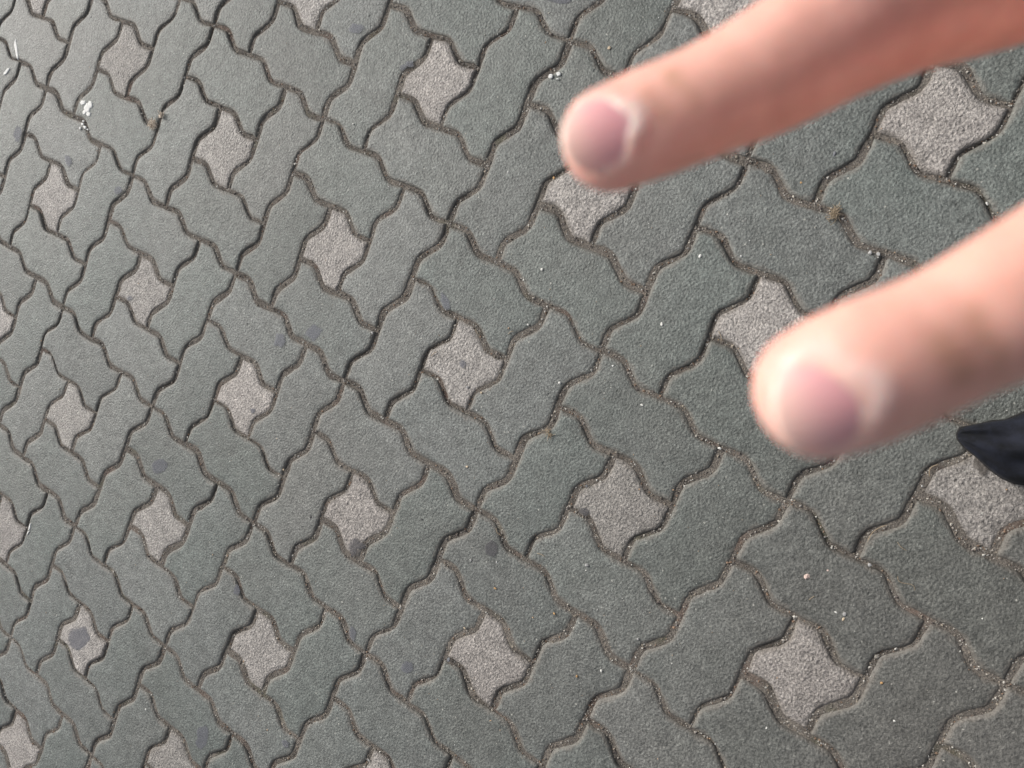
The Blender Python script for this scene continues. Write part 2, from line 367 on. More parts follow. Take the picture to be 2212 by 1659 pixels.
GUM = [ # px, py, rx, ry, angle, material, raggedness, label
 (345,1007,19,17,0,0,.10,'large round slate-blue gum spot on the green-grey paver left of centre'),
 (172,1380,26,29,10,0,.16,'largest dull blue gum spot, covering the middle of a pale star paver'),
 (172,648,17,14,0,1,.16,'faint pale gum spot beside the seam, near the left edge at mid-height'),
 (605,735,13,17,10,1,.16,'small oval pale-blue gum spot, left one of a close pair left of centre'),
 (678,718,18,17,0,1,.18,'ragged pale gum spot, right one of a close pair left of centre'),
 (256,411,10,9,0,1,.12,'small whitish gum spot touching a seam in the upper left'),
 (148,347,8,14,-15,1,.12,'narrow upright pale gum spot above the leftmost upper star paver'),
 (38,290,10,20,15,1,.14,'elongated mauve gum smear near the left edge below the white streaks'),
 (1062,1185,17,17,0,2,.22,'ragged ring-marked dark gum spot right of the centre bottom seam'),
 (768,1180,16,19,20,2,.45,'jagged dark gum blot on the lower tip of a pale star paver'),
 (880,1441,15,14,0,0,.14,'round dull gum spot on the paver left of the bottom centre star'),
 (547,887,6,6,0,0,.1,'tiny round gum dot on a pale star paver left of centre'),
 (1000,786,9,8,40,0,.35,'small dark angular gum chip on the pale star paver at the centre'),
 (962,652,9,22,-24,1,.10,'long narrow grey gum smear above the central pale star paver'),
 (512,1275,8,12,-15,0,.16,'small oval gum spot near a seam in the lower left'),
 (437,1594,16,28,20,0,.22,'broad faint gum smear at the bottom left'),
 (762,1368,8,17,-12,0,.12,'narrow oval gum spot lying along a seam in the lower middle'),
 (617,1606,9,9,0,0,.25,'small uneven gum spot near the bottom edge left of centre'),
 (880,141,14,9,-25,0,.3,'bluish gum smear at the edge of the upper pale star paver'),
 (280,644,7,6,0,0,.2,'small gum dot at the lower left corner of a pale star paver'),
 (1205,0,30,8,5,0,.25,'wide blue-grey gum smear cut by the top edge of the picture'),
 (2122,1003,20,24,25,3,.2,'dull brown flattened stain on the pale star paver under the shoe tip'),
 (770,62,16,13,0,1,.3,'pale bluish gum haze near the top edge left of centre'),
 (1262,1105,12,9,20,2,.2,'dark flattened gum speck at the seam above the lower centre star'),
]
for i, (px, py, rx, ry, an, m, rg, lab) in enumerate(GUM):
    patch('stain' if m == 3 else 'gum_spot', px, py, rx, ry, an, M_GUM[m], rg * 1.5, .0003 if m != 2 else .0005, label=lab, cat='stain' if m == 3 else 'gum spot', group=None if m == 3 else 'gum spots trodden onto the paving')

DROPS = [
 ('thick white bird dropping split into lumps, beside a seam in the upper left', [(180,222,6,5,0),(189,234,7,11,10),(196,226,4,9,-10),(192,247,5,5,0),(183,243,4,5,0)]),
 ('thin scatter of small white dropping flecks below the thick one', [(179,268,3,3,0),(184,275,4,3,20),(174,277,2,3,0),(190,280,2,2,0),(181,262,2,2,0)]),
 ('long thin white dropping streak curving down near the top left corner', [(36,105,3,17,-8),(38,118,2.5,12,-8),(34,92,1.5,9,15)]),
 ('short slanting white dropping smear at the left edge', [(14,156,3,9,40),(18,151,2.5,6,40)]),
 ('thin white scratch of dropping at the right edge of a far-left star paver', [(65,1138,1.6,9,12),(62,1150,1.2,5,30)]),
 ('pair of white bird droppings left of the upper fingertip', [(1190,165,6,4.5,-25),(1207,160,5,4.5,0),(1205,171,3,1.6,0)]),
]
for lab, parts in DROPS:
    root = None
    vs_all = []; bm = bmesh.new()
    for (px, py, rx, ry, an) in parts:
        t = patch('tmp', px, py, rx, ry, an, M_DROP, .22, .0011); me = t.data
        me.transform(Matrix.Translation(t.location)); bm.from_mesh(me); bpy.data.objects.remove(t); bpy.data.meshes.remove(me)
    c = ground(parts[0][0], parts[0][1]); me = bpy.data.meshes.new('bird_dropping'); bmesh.ops.translate(bm, verts=bm.verts, vec=(-c[0], -c[1], 0)); bm.to_mesh(me); bm.free(); me.shade_smooth()
    ob = link('bird_dropping', me, M_DROP, label=lab, cat='bird dropping', group='white bird droppings on the paving'); ob.location = (c[0], c[1], 0)

def stone(name, px, py, r, col, flat=.65, z=0, **kw):
    bm = bmesh.new(); bmesh.ops.create_icosphere(bm, subdivisions=2, radius=1); ax = rng.normal(0, 1, (7, 3)); ax /= np.linalg.norm(ax, axis=1)[:, None]
    cut = rng.uniform(.55, .85, 7); sx = rng.uniform(.75, 1.25)
    for v in bm.verts:
        p = np.array(v.co)
        for a, c in zip(ax, cut):
            d = p @ a
            if d > c: p = p - a * (d - c)
        p += rng.normal(0, .03, 3); v.co = Vector(p * [r * sx, r / sx, r * flat])
    me = bpy.data.meshes.new(name); bm.to_mesh(me); bm.free(); me.shade_flat()
    g_ = ground(px, py); ob = link(name, me, col, **kw); ob.location = (g_[0], g_[1], r * flat * .75 + z); ob.rotation_euler = (0, 0, rng.uniform(0, 6.28)); return ob
MS = {'white': plain('stone_white', (.68, .67, .63), .6, .15, 700), 'grey': plain('stone_grey', (.34, .335, .33), .8, .2, 700), 'dark': plain('stone_dark', (.07, .068, .07), .8, .3, 700),
      'tan': plain('stone_tan', (.52, .42, .30), .8, .15, 700), 'pink': plain('stone_pink', (.56, .43, .38), .8, .15, 700), 'slate': plain('stone_slate', (.14, .145, .16), .8, .2, 700), 'orange': plain('stone_orange', (.5, .3, .13), .7, .15, 700)}
PEB = [ # px py radius(mm) colour label
 (1268,1221,3.6,'grey','pale grey angular pebble lying alone on a paver right of the lower centre'),
 (1266,1232,1.2,'white','tiny white chip just below the pale grey angular pebble'),
 (912,1122,2.2,'dark','small dark pebble on the paver right of the lower left-centre star'),
 (672,1117,3.0,'dark','dark lump of grit at the paver edge left of a pale star'),
 (445-3,825,1.6,'dark','tiny dark pebble near a paver corner in the left half'),
 (243,998+0,1.6,'dark','small black stone bit beside the largest round gum spot'),
 (1268,1050,2.6,'slate','dark slate pebble in the notch above the lower right-centre star'),
 (1316,104,3.4,'tan','smooth tan oval pebble above the upper finger'),
 (805,719,3.0,'grey','pale round pebble at a seam corner left of the central star'),
 (1171,582,2.8,'white','white pebble with a dark spot below it, on the paver above centre'),
 (1131,605,1.6,'white','small white pebble in the seam above centre'),
 (1430,700,3.2,'white','white shell-like chip on the paver right of centre'),
 (1513,553,3.2,'white','white bean-shaped chip below the upper finger'),
 (1387,875,2.6,'white','small white star-shaped crumb right of centre'),
 (1209,827,2.8,'white','crumbly white chip near the seam right of the central star'),
 (1141,701-0,2.2,'white','white crumb on the paver just right of the central star tip'),
 (1098,372,2.2,'white','small white chip left of the upper fingertip'),
 (763,268,2.0,'white','tiny white chip on a paver in the upper left-centre'),
 (1880,546,3.6,'grey','grey angular stone in the seam above the lower finger, left of two'),
 (1898,549,3.2,'grey','grey angular stone in the seam above the lower finger, right of two'),
 (1555,968,3.0,'white','white stone in the seam left of the lower fingertip'),
 (797,1641,3.4,'grey','pale oval stone in the seam at the bottom edge'),
 (1879,1220,3.6,'grey','grey flat stone in the seam in the lower right'),
 (1743,1245,5.0,'pink','pinkish flat stone chip alone on the dark paver at lower right'),
 (1788,1231,2.4,'pink','small pink flake to the right of the pinkish flat stone chip'),
 (970,1424,4.6,'slate','dark grey angular pebble left of the bottom centre star'),
 (890,1476,0.0,'grey',''),
 (780,1467,1.9,'white','white crumb beside the dull gum spot near the bottom'),
 (1043,1428+60,0.0,'grey',''),
 (1299,1448,2.6,'white','bright white chip on the paver right of the bottom centre star'),
 (1378,1380,2.6,'grey','pale crumbs near a seam tip in the lower right-centre'),
 (1070,1271,2.6,'orange','small orange-tan chip on a paver in the lower centre'),
 (1004,1357,2.4,'tan','small tan chip left of the orange one near the bottom centre star'),
 (1246,1460,2.4,'orange','orange stone chip right of the bottom centre star'),
 (1197,1325,2.4,'orange','orange chip lying in the seam above the bottom centre star'),
 (613,1015,2.6,'tan','round tan pebble in the seam left of centre'),
 (1197,385,2.8,'orange','orange-brown crumb at the left tip of the star under the upper finger'),
 (1374,408,2.0,'white','tiny white chip just below the upper finger'),
 (1643,1010+0,0.0,'grey',''),
 (1300,2*0+1020-60,0.0,'grey',''),
 (2132,440,2.4,'white','white chip in the seam right of the upper finger'),
 (1803,333,3.4,'slate','dark angular stone at a seam below the upper finger'),
 (1731,395,2.2,'orange','small orange crumb on the paver between the two fingers'),
 (1805,1322,2.2,'white','white chip at the top of the lower right star'),
 (1824,1326,3.6,'grey','grey stone in the seam right of the lower right star'),
 (1822,1337,2.8,'tan','tan stone under the grey stone by the lower right star'),
 (1904,1475,2.2,'orange','bright orange grain on the paver in the lower right corner'),
 (1932,1557,1.8,'white','small white chip in the bottom right area'),
 (1656,1572,2.2,'white','small white stone in the seam near the bottom right'),
 (1970,1240,0.0,'grey',''),
 (684,1380,1.8,'white','small white chip near the lower centre-left seam'),
 (1017,1210,2.2,'grey','grey grain at the lower corner of a seam by the centre'),
 (316,1532,3.0,'white','sharp white triangular chip at the lower left'),
 (1009,1008,2.6,'tan','tan rounded chip in the wavy seam below the central star'),
 (1040,848,2.4,'tan','tan grain below the central star'),
 (1004,762+0,0.0,'grey',''),
 (1010,836,3.0,'grey','pale flake at the lower edge of the central pale star'),
]
for px, py, r, c, lab in PEB:
    if r <= 0: continue
    stone('pebble', px, py, r * .00085, MS[c], .5, label=lab, cat='pebble', group='loose pebbles and chips on the paving')

# dry grass and straw
M_STRAW = plain('dry_straw', (.33, .26, .18), .8, .2, 300); M_LEAF = plain('dry_leaf', (.66, .57, .47), .8, .2, 300)
def tube_pts(pts, r, n=5):
    pts = np.array(pts, float); vs = []; fs = []
    for i, p in enumerate(pts):
        t = pts[min(i + 1, len(pts) - 1)] - pts[max(i - 1, 0)]; t /= np.linalg.norm(t) + 1e-12; a = np.cross(t, [0, 0, 1.0]); a /= np.linalg.norm(a) + 1e-9; b = np.cross(t, a)
        rr = r * (.35 if i in (0, len(pts) - 1) else 1)
        for k in range(n): vs.append(p + rr * (math.cos(k * 2 * math.pi / n) * a + math.sin(k * 2 * math.pi / n) * b))
    for i in range(len(pts) - 1):
        for k in range(n): fs.append((i * n + k, i * n + (k + 1) % n, (i + 1) * n + (k + 1) % n, (i + 1) * n + k))
    fs.append(tuple(range(n))[::-1]); fs.append(tuple((len(pts) - 1) * n + k for k in range(n)))
    return vs, fs
def straw(px0, py0, px1, py1, bend, r, lab, mat=M_STRAW, name='straw'):
    a = ground(px0, py0); b = ground(px1, py1); d = b - a; nrm = np.array([-d[1], d[0], 0]); pts = []
    for t in np.linspace(0, 1, 9): pts.append(a + d * t + nrm * bend * math.sin(t * math.pi * (2 if bend < 0 else 1)) + np.array([0, 0, r * .8 + .0012 * math.sin(t * 3.1)]))
    c = a.copy(); vs, fs = tube_pts(np.array(pts) - c, r * .75); ob = link(name, mesh(name, vs, fs), mat, label=lab, cat='straw', group='bits of straw on the paving'); ob.location = c
straw(2008,1030,2029,1003,.28,.0008,'curled pale straw on the star paver left of the black shoe')
straw(1873,1172,1919,1133,.15,.0007,'long dry stalk lying in the seam at the right of the lower half')
straw(1782,1238-20,1836,1306-60,0,.0,'') if False else None
straw(1960,1190,1938,1170,.1,.0005,'short bent straw beside the long dry stalk')
straw(1940,1170+70,1975,1300-20,-.18,.0005,'fine wavy straw along the seam in the lower right')
straw(1745,1288+10,1762,1276+10,.05,.0006,'short straw near the notch of the lower right seam')
straw(1552,715,1558,738,.1,.0006,'thin upright straw at the left tip of the star beside the lower finger')
straw(1098,742-20,1110,735-20,.1,.0006,'short dry straw at the top right corner above the central star')
straw(932,770,945,760,.1,.0008,'pale straw sliver at the left tip of the central star')
straw(1035,710+13,1027,700+10,.1,.0005,'tiny straw sticking up at the top tip of the central star')
straw(1160,1195,1178,1203,.1,.0007,'pale straw in the seam right of the lower centre')
straw(1085,1157,1072,1140,.2,.0006,'curved fine straw in the seam under the centre gum ring')
tuft = bpy.data.objects.new('grass_tuft', None); COL.objects.link(tuft); tc = ground(1802, 461); tuft.location = tc
tuft['label'] = 'small tangled tuft of dry brown grass in the seam above the lower finger'; tuft['category'] = 'grass tuft'
def tangle(center_r, n, r, L):
    V = []; Fs = []
    for _ in range(n):
        c = np.r_[rng.normal(0, center_r, 2), abs(rng.normal(0, .002))]; a = rng.uniform(0, 6.28); d = np.array([math.cos(a), math.sin(a), rng.normal(0, .25)]); s = rng.normal(0, .6)
        pts = []
        for t in np.linspace(-.5, .5, 7): pts.append(c + d * L * t * rng.uniform(.9, 1.1) + np.array([-d[1], d[0], 0]) * s * L * (t * t - .1) + [0, 0, .001])
        v, f = tube_pts(pts, r, 4); b = len(V); V.extend(v); Fs.extend(tuple(b + i for i in q_) for q_ in f)
    V = [(x, y, max(z_, .0003)) for x, y, z_ in V]
    return mesh('dry_grass', V, Fs)
link('dry_grass', tangle(.004, 46, .00035, .012), M_STRAW, tuft)
dl = bpy.data.objects.new('dry_plant_bit', None); COL.objects.link(dl); dl.location = ground(333, 269) + np.array([0, 0, .002]); dl['label'] = 'crumpled pale dry plant bit in the seam at the upper left'; dl['category'] = 'dry leaf'
link('dry_fibre', tangle(.005, 40, .0007, .012), M_LEAF, dl)
dl = bpy.data.objects.new('dry_plant_bit', None); COL.objects.link(dl); dl.location = ground(352, 250) + np.array([0, 0, .002]); dl['label'] = 'smaller pale dry plant crumb above the crumpled one, in the same seam'; dl['category'] = 'dry leaf'
link('dry_fibre', tangle(.003, 22, .0007, .008), M_LEAF, dl)
dl = bpy.data.objects.new('dry_plant_bit', None); COL.objects.link(dl); dl.location = ground(1186, 934); dl['label'] = 'orange-brown shreds of dry grass in the seam just right of centre below the star'; dl['category'] = 'dry grass'
link('dry_fibre', tangle(.004, 22, .0004, .009), M_STRAW, dl)

# ------------------------------------------------------------------ the photographer: hand, clothes, shoe
def tube_rings(path, radii, flat=None, axis=None, n=20, cap=True):
    """path (k,3), radii (k,2): half-widths along side and along 'axis' (dorsal)"""
    path = np.array(path, float); K = len(path); vs = []; fs = []
    for i in range(K):
        t = path[min(i + 1, K - 1)] - path[max(i - 1, 0)]; t /= np.linalg.norm(t)
        d = axis - t * (axis @ t); d /= np.linalg.norm(d); s = np.cross(t, d)
        ra, rb = radii[i]
        for k in range(n):
            a = 2 * math.pi * k / n; vs.append(path[i] + s * ra * math.cos(a) + d * rb * math.sin(a))
    for i in range(K - 1):
        for k in range(n): fs.append((i * n + k, i * n + (k + 1) % n, (i + 1) * n + (k + 1) % n, (i + 1) * n + k))
    fs.append(tuple(range(n))[::-1]); fs.append(tuple((K - 1) * n + k for k in range(n)))
    return vs, fs
def resample(keys, n):
    """keys: rows (x,y,z,ra,rb) -> smooth Catmull-Rom path"""
    k = np.array(keys, float); K = len(k); out = []
    for i in range(K - 1):
        p0 = k[max(i - 1, 0)]; p1 = k[i]; p2 = k[i + 1]; p3 = k[min(i + 2, K - 1)]
        for t in np.linspace(0, 1, n, endpoint=(i == K - 2)):
            out.append(.5 * ((2 * p1) + (-p0 + p2) * t + (2 * p0 - 5 * p1 + 4 * p2 - p3) * t ** 2 + (-p0 + 3 * p1 - 3 * p2 + p3) * t ** 3))
    return np.array(out)
def finger_geo(keys, axis, n=7, tipround=True):
    """keys from tip centre to root; adds a round end cap at the tip"""
    r = resample(keys, n); p = r[:, :3]; rad = np.maximum(r[:, 3:5], .0004)
    if tipround:
        t = p[0] - p[2]; t /= np.linalg.norm(t); cap = []; cr = []
        for a in np.linspace(84, 8, 8):
            a = math.radians(a); cap.append(p[0] + t * rad[0].mean() * math.sin(a)); cr.append(rad[0] * math.cos(a))
        p = np.vstack([cap, p]); rad = np.vstack([cr, rad])
    return tube_rings(p, rad, axis=np.array(axis, float), n=24)
def join_remesh(name, parts, voxel, smooth_it=2):
    V = []; Fs = []
    for v, f in parts:
        b = len(V); V.extend(v); Fs.extend(tuple(b + i for i in q_) for q_ in f)
    me = mesh(name, V, Fs); bm = bmesh.new(); bm.from_mesh(me); bmesh.ops.recalc_face_normals(bm, faces=bm.faces); bm.to_mesh(me); bm.free()
    ob = bpy.data.objects.new('tmp', me); COL.objects.link(ob)
    m = ob.modifiers.new('r', 'REMESH'); m.mode = 'VOXEL'; m.voxel_size = voxel; m.use_smooth_shade = True
    m = ob.modifiers.new('s', 'SMOOTH'); m.factor = .6; m.iterations = smooth_it
    dg = bpy.context.evaluated_depsgraph_get(); out = bpy.data.meshes.new_from_object(ob.evaluated_get(dg)); bpy.data.objects.remove(ob); out.name = name
    out.materials.clear(); out.shade_smooth(); return out
def pxc(px, py, d): return ((px - 1106) / 1659 * d, (py - 829.5) / 1659 * d, d)
def fk(px, py, d, rpx, rb=None):
    r = rpx / 1659 * d; return (*pxc(px, py, d), r, r * (rb or .9))
DORS1 = np.array([-.10, .05, -1.0]); DORS2 = np.array([-.10, .20, -1.0])
D1 = .106; D2 = .086
mid_keys = [fk(1314, 303, D1 + .001, 113, .82), fk(1405, 267, D1, 119, .88), fk(1517, 222, D1 - .0003, 121, .92), fk(1644, 162, D1, 134, .95), fk(1740, 107, D1, 142, .97), fk(1830, 60, D1, 145, .98), fk(1971, 8, D1 + .003, 143, 1), fk(2172, -42, D1 + .011, 140, 1), (.108, -.076, .130, .0105, .0105)]
idx_keys = [fk(1770, 848, D2 + .001, 152, .82), fk(1850, 812, D2, 160, .88), fk(1955, 768, D2, 158, .9), fk(2055, 722, D2, 155, .92), fk(2180, 657, D2, 164, .95), (.0690, -.0160, .089, .0094, .0092), (.0810, -.0235, .095, .0096, .0096), (.109, -.044, .113, .0105, .0105)]
ring_keys = [(.115, -.089, 0.1630, .0068, .0065), (.106, -.091, 0.1700, .0076, .0075), (.090, -.096, 0.1680, .0080, .008), (.083, -.095, 0.1560, .0085, .0085), (.094, -.091, 0.1420, .0088, .009), (.108, -.089, 0.1320, .0095, .010)]
pin_keys = [(.119, -.101, 0.1610, .0058, .0056), (.110, -.104, 0.1690, .0065, .0065), (.099, -.107, 0.1660, .0068, .007), (.094, -.108, 0.1560, .0073, .0073), (.102, -.107, 0.1460, .0075, .0078), (.115, -.106, 0.1380, .0085, .009)]
thumb_keys = [(.118, -.072, .158, .0082, .007), (.128, -.068, .160, .0094, .0085), (.142, -.064, .158, .0096, .009), (.157, -.068, .152, .0110, .011), (.176, -.085, .142, .0140, .014)]
wrist = np.array((.190, -.106, .136))
palm = []
for k in ((.109, -.044, .113), (.108, -.076, .130), (.109, -.091, .133), (.115, -.106, .138)):
    k = np.array(k); e = wrist + (k - np.array((.110, -.08, .128))) * .45
    palm.append(finger_geo([(*(k), .0112, .0110), (*(k * .6 + e * .4 + [0, 0, .003]), .0135, .0125), (*(k * .2 + e * .8 + [0, 0, .003]), .014, .0125), (*e, .0135, .0125)], DORS1))
elbow = RC @ (NADIR + FWD * -.31 + RGT * .24 + UP * 1.00 - CAM); shoulder = RC @ (NADIR + FWD * -.35 + RGT * .165 + UP * 1.30 - CAM)
fw = elbow - wrist
forearm = finger_geo([(*wrist, .026, .019), (*(wrist + fw * .15), .0265, .0205), (*(wrist + fw * .45), .034, .030), (*(wrist + fw * .75), .042, .038), (*elbow, .040, .038)], DORS1)
def nail_frame(tip, back, dors):
    tip, back = np.array(tip[:3]), np.array(back[:3]); a = tip - back; a /= np.linalg.norm(a); d = dors - a * (dors @ a); d /= np.linalg.norm(d); return tip, a, d, np.cross(a, d)
def nail_pts(tip, a, d, s, L, Wd, r, fwd, lift, ns=15, ntt=15):
    """curved plate: proximal end at t=0, free edge at t=1"""
    g_ = []
    for i in range(ntt):
        t = i / (ntt - 1); wid = Wd * (1 - (1 - min(t / .42, 1)) ** 2.4 * .62) * (1 - .16 * max(0, (t - .72) / .28) ** 2)
        row = []
        for j in range(ns):
            u = 2 * j / (ns - 1) - 1; th = u * wid / r
            prox = .16 * (u * u) * (1 - t); dist = -.20 * (u * u) * t
            tt = t + prox + dist
            drop = .0011 * (tt - .35) ** 2 * 1.5 * max(0, tt - .35) * 0 + .10 * L * max(0, tt - .45) ** 2
            row.append(tip + a * (fwd - L * (1 - tt)) + (d * math.cos(th) + s * math.sin(th)) * (r + lift + .0005 * (1 - t)) - d * (r * .10 + drop) * 1.0)
        g_.append(row)
    return np.array(g_)
nails_def = [(mid_keys, DORS1, .0104, .0049, .0071), (idx_keys, DORS2, .0112, .0060, .0078)]
ridge_parts = []; nail_geo = []; frames = []
for keys, dors, L, Wd, r in nails_def:
    tip, a, d, s = nail_frame(keys[0], keys[1], dors); rr = keys[0][4] + .0004
    G = nail_pts(tip, a, d, s, L, Wd, max(rr, .0065), .0062, .0004); nail_geo.append(G); frames.append((tip, a, d, s))
    path = [G[i, 0] for i in range(12, 0, -1)] + [G[0, j] for j in range(0, 15)] + [G[i, -1] for i in range(1, 13)]
    path = np.array(path) - a * .0004 - d * .0002
    ridge_parts.append(tube_rings(path, np.full((len(path), 2), .00085), axis=d + a * .01, n=8))
# the arm up to the shoulder is one continuous skin; most of it is covered by the sleeve
hand_me = join_remesh('body', [finger_geo(mid_keys, DORS1), finger_geo(idx_keys, DORS2), finger_geo(ring_keys, DORS1), finger_geo(pin_keys, DORS1), finger_geo(thumb_keys, np.array([-.2, .9, -.3]))] + palm + [forearm] + ridge_parts, .0009, 3)
nv = len(hand_me.vertices); co = np.empty(nv * 3); hand_me.vertices.foreach_get('co', co); co = co.reshape(-1, 3)
tint = np.ones((nv, 4)); base = np.array([.88, .495, .405]); tint[:, :3] = base
def paint(center, rad, col, amt, stretch=None):
    dlt = co - np.array(center)
    if stretch is not None:
        ax_, k = stretch; dlt = dlt + (dlt @ ax_)[:, None] * ax_ * (k - 1)
    w = (np.exp(-(dlt ** 2).sum(1) / (2 * rad * rad)) * amt)[:, None]; tint[:, :3] = tint[:, :3] * (1 - w) + np.array(col) * w
for (tip, a, d, s), G in zip(frames, nail_geo):
    paint(tip, .0055, (.88, .50, .44), .7)
    for j in range(15): paint(G[0, j], .0008, (.93, .68, .62), .45)  # paler rim: light caught by the nail fold, painted into the skin tint
    for i in range(12):
        for j in (0, -1): paint(G[i, j], .0009, (.88, .56, .50), .3)  # the painted catchlight carries on, fainter, along both sides of the nail
def crease(p, nrm_axis, across, L, col, amt, th=.0007):
    p = np.array(p); nrm_axis = nrm_axis / np.linalg.norm(nrm_axis); across = across / np.linalg.norm(across)
    for t in np.linspace(-L, L, 11): paint(p + across * t + nrm_axis * .0006 * math.sin(t * 900), th, col, amt)
f1 = np.array(mid_keys[2][:3]); ax1 = np.array(mid_keys[3][:3]) - f1; ac1 = np.cross(ax1, DORS1); top1 = f1 + DORS1 / np.linalg.norm(DORS1) * .0068
f2 = np.array(idx_keys[3][:3]); ax2 = np.array(idx_keys[4][:3]) - f2; ac2 = np.cross(ax2, DORS2); top2 = f2 + DORS2 / np.linalg.norm(DORS2) * .0072
top1 = np.array(pxc(1474, 192, D1 - .0062))
crease(top1, ax1, ac1, .0028, (.56, .31, .19), .34); crease(top1 - ax1 / np.linalg.norm(ax1) * .0040, ax1, ac1, .0028, (.55, .30, .19), .16)
crease(top2 + [.0006, 0, 0], ax2, ac2, .0048, (.56, .29, .17), .26, .0008); crease(top2 - ax2 / np.linalg.norm(ax2) * .0035, ax2, ac2, .003, (.55, .29, .17), .16, .0010)
pip = np.array(mid_keys[5][:3]) + DORS1 * .0085
paint(pip, .0075, (.74, .38, .33), .55)
for k in (-.003, -.001, .0012, .0035): crease(pip + ax1 / np.linalg.norm(ax1) * k, ax1, ac1, .0045, (.66, .36, .29), .12, .0005)
at = hand_me.attributes.new('tint', 'FLOAT_COLOR', 'POINT'); at.data.foreach_set('color', tint.clip(0, 1).ravel())
wco = co @ RC + CAM; hand_me.vertices.foreach_set('co', wco.ravel()); hand_me.update()
def m_skin():
    t = NT('skin'); P = t.n('ShaderNodeNewGeometry').outputs['Position']; at = t.n('ShaderNodeAttribute', attribute_name='tint')
    mot = t.ramp(t.noise(P, 160, 3, .6), [(.3, (.90, .86, .85)), (.7, (1.07, 1.08, 1.08))])
    t.l(t.mix(1.0, at.outputs['Color'], mot, 'MULTIPLY'), t.b.inputs['Base Color'])
    t.b.inputs['Roughness'].default_value = .42; t.b.inputs['Specular IOR Level'].default_value = .55
    t.b.inputs['Subsurface Weight'].default_value = .55; t.b.inputs['Subsurface Radius'].default_value = (1, .28, .18); t.b.inputs['Subsurface Scale'].default_value = .0035
    bp = t.n('ShaderNodeBump', i_Strength=.4, i_Distance=1.0); t.l(t.math('MULTIPLY', t.noise(P, 900, 2, .6), .0003), bp.inputs['Height']); t.l(bp.outputs[0], t.b.inputs['Normal'])
    return t.m
M_SKIN = m_skin()
person = bpy.data.objects.new('person', None); COL.objects.link(person); person.location = NADIR + FWD * -.33
person['label'] = 'person at the right edge reaching two out-of-focus fingers over the paving, black shoe toe showing'; person['category'] = 'person'
INV = Matrix.Translation(-person.location)
def pp_(name, me, mat, **kw):
    me.transform(INV); return link(name, me, mat, person, **kw)
body = pp_('body', hand_me, M_SKIN)
def m_nail():
    t = NT('nail'); at = t.n('ShaderNodeAttribute', attribute_name='tt')
    c = t.ramp(at.outputs['Fac'], [(.0, (.86, .58, .55)), (.10, (.80, .44, .44)), (.22, (.74, .34, .37)), (.55, (.84, .42, .42)), (.84, (.88, .54, .48)), (1.0, (.88, .62, .52))])
    t.l(c, t.b.inputs['Base Color']); t.b.inputs['Roughness'].default_value = .34; t.b.inputs['Specular IOR Level'].default_value = .5
    t.b.inputs['Subsurface Weight'].default_value = .2; t.b.inputs['Subsurface Radius'].default_value = (1, .3, .2); t.b.inputs['Subsurface Scale'].default_value = .0015
    return t.m
M_NAIL = m_nail()
def add_nail(G, d):
    ntt, ns = G.shape[:2]; vs = []; tt = []
    for layer in (0, 1):
        for i in range(ntt):
            for j in range(ns): vs.append(G[i, j] - d * .0004 * layer); tt.append(i / (ntt - 1))
    N = ntt * ns; fs = []
    for i in range(ntt - 1):
        for j in range(ns - 1):
            q_ = (i * ns + j, i * ns + j + 1, (i + 1) * ns + j + 1, (i + 1) * ns + j); fs.append(q_); fs.append(tuple(N + x for x in q_)[::-1])
    rim = [i * ns for i in range(ntt)] + [(ntt - 1) * ns + j for j in range(1, ns)] + [i * ns + ns - 1 for i in range(ntt - 2, -1, -1)] + [j for j in range(ns - 2, 0, -1)]
    for a_, b_ in zip(rim, rim[1:] + rim[:1]): fs.append((a_, b_, N + b_, N + a_))
    me = mesh('fingernail', np.array(vs) @ RC + CAM, fs); bm = bmesh.new(); bm.from_mesh(me); bmesh.ops.recalc_face_normals(bm, faces=bm.faces); bm.to_mesh(me); bm.free()
    at = me.attributes.new('tt', 'FLOAT', 'POINT'); at.data.foreach_set('value', tt); me.shade_smooth()
    o = link('fingernail', me, M_NAIL, body); return o
for G, fr in zip(nail_geo, frames):
    add_nail(G, fr[2]).data.transform(INV)

# clothes and the rest of the figure (world coordinates from the feet up)
def B(f, r, u): return NADIR + FWD * f + RGT * r + UP * u
def wtube(keys, axis, n=6, caps=True):
    k = [(*B(*x[:3]), x[3], x[4]) for x in keys]; return finger_geo(k, axis, n, tipround=caps)
M_CLOTH = plain('black_cloth', (.012, .013, .018), .9, .3, 400, .3, .0006)
M_NAVY = plain('dark_jacket', (.018, .020, .030), .9, .3, 300, .3, .0006)
M_HAIR = plain('dark_hair', (.02, .014, .01), .6, .4, 200, .4, .002)
legs = []
for sd, ff in ((-1, -.315), (1, -.36)):
    legs.append(wtube([(ff, sd * .085 + .0, .075, .060, .066), (ff, sd * .085, .25, .062, .066), (ff, sd * .085, .45, .066, .07), (-.35, sd * .085, .65, .082, .085), (-.36, sd * .08, .84, .088, .10)], FWD))
legs.append(wtube([(-.36, 0, .78, .14, .09), (-.36, 0, .86, .165, .105), (-.36, 0, .96, .145, .095)], FWD))
pp_('trousers', join_remesh('trousers', legs, .008, 4), M_CLOTH)
torso = [wtube([(-.36, 0, .86, .165, .11), (-.36, 0, 1.0, .150, .105), (-.37, 0, 1.16, .165, .11), (-.375, 0, 1.28, .175, .10), (-.375, 0, 1.335, .11, .075), (-.37, 0, 1.36, .06, .06)], FWD)]
w2w = lambda p: CAM + RC.T @ np.array(p)
slv = [(*w2w(wrist + fw * .18), .036, .034), (*w2w(wrist + fw * .5), .045, .043), (*w2w(elbow), .052, .05), (*w2w(elbow * .5 + shoulder * .5), .056, .056), (*w2w(shoulder), .066, .066), (*B(-.36, .10, 1.29), .07, .07)]
torso.append(finger_geo(slv, FWD, 6))
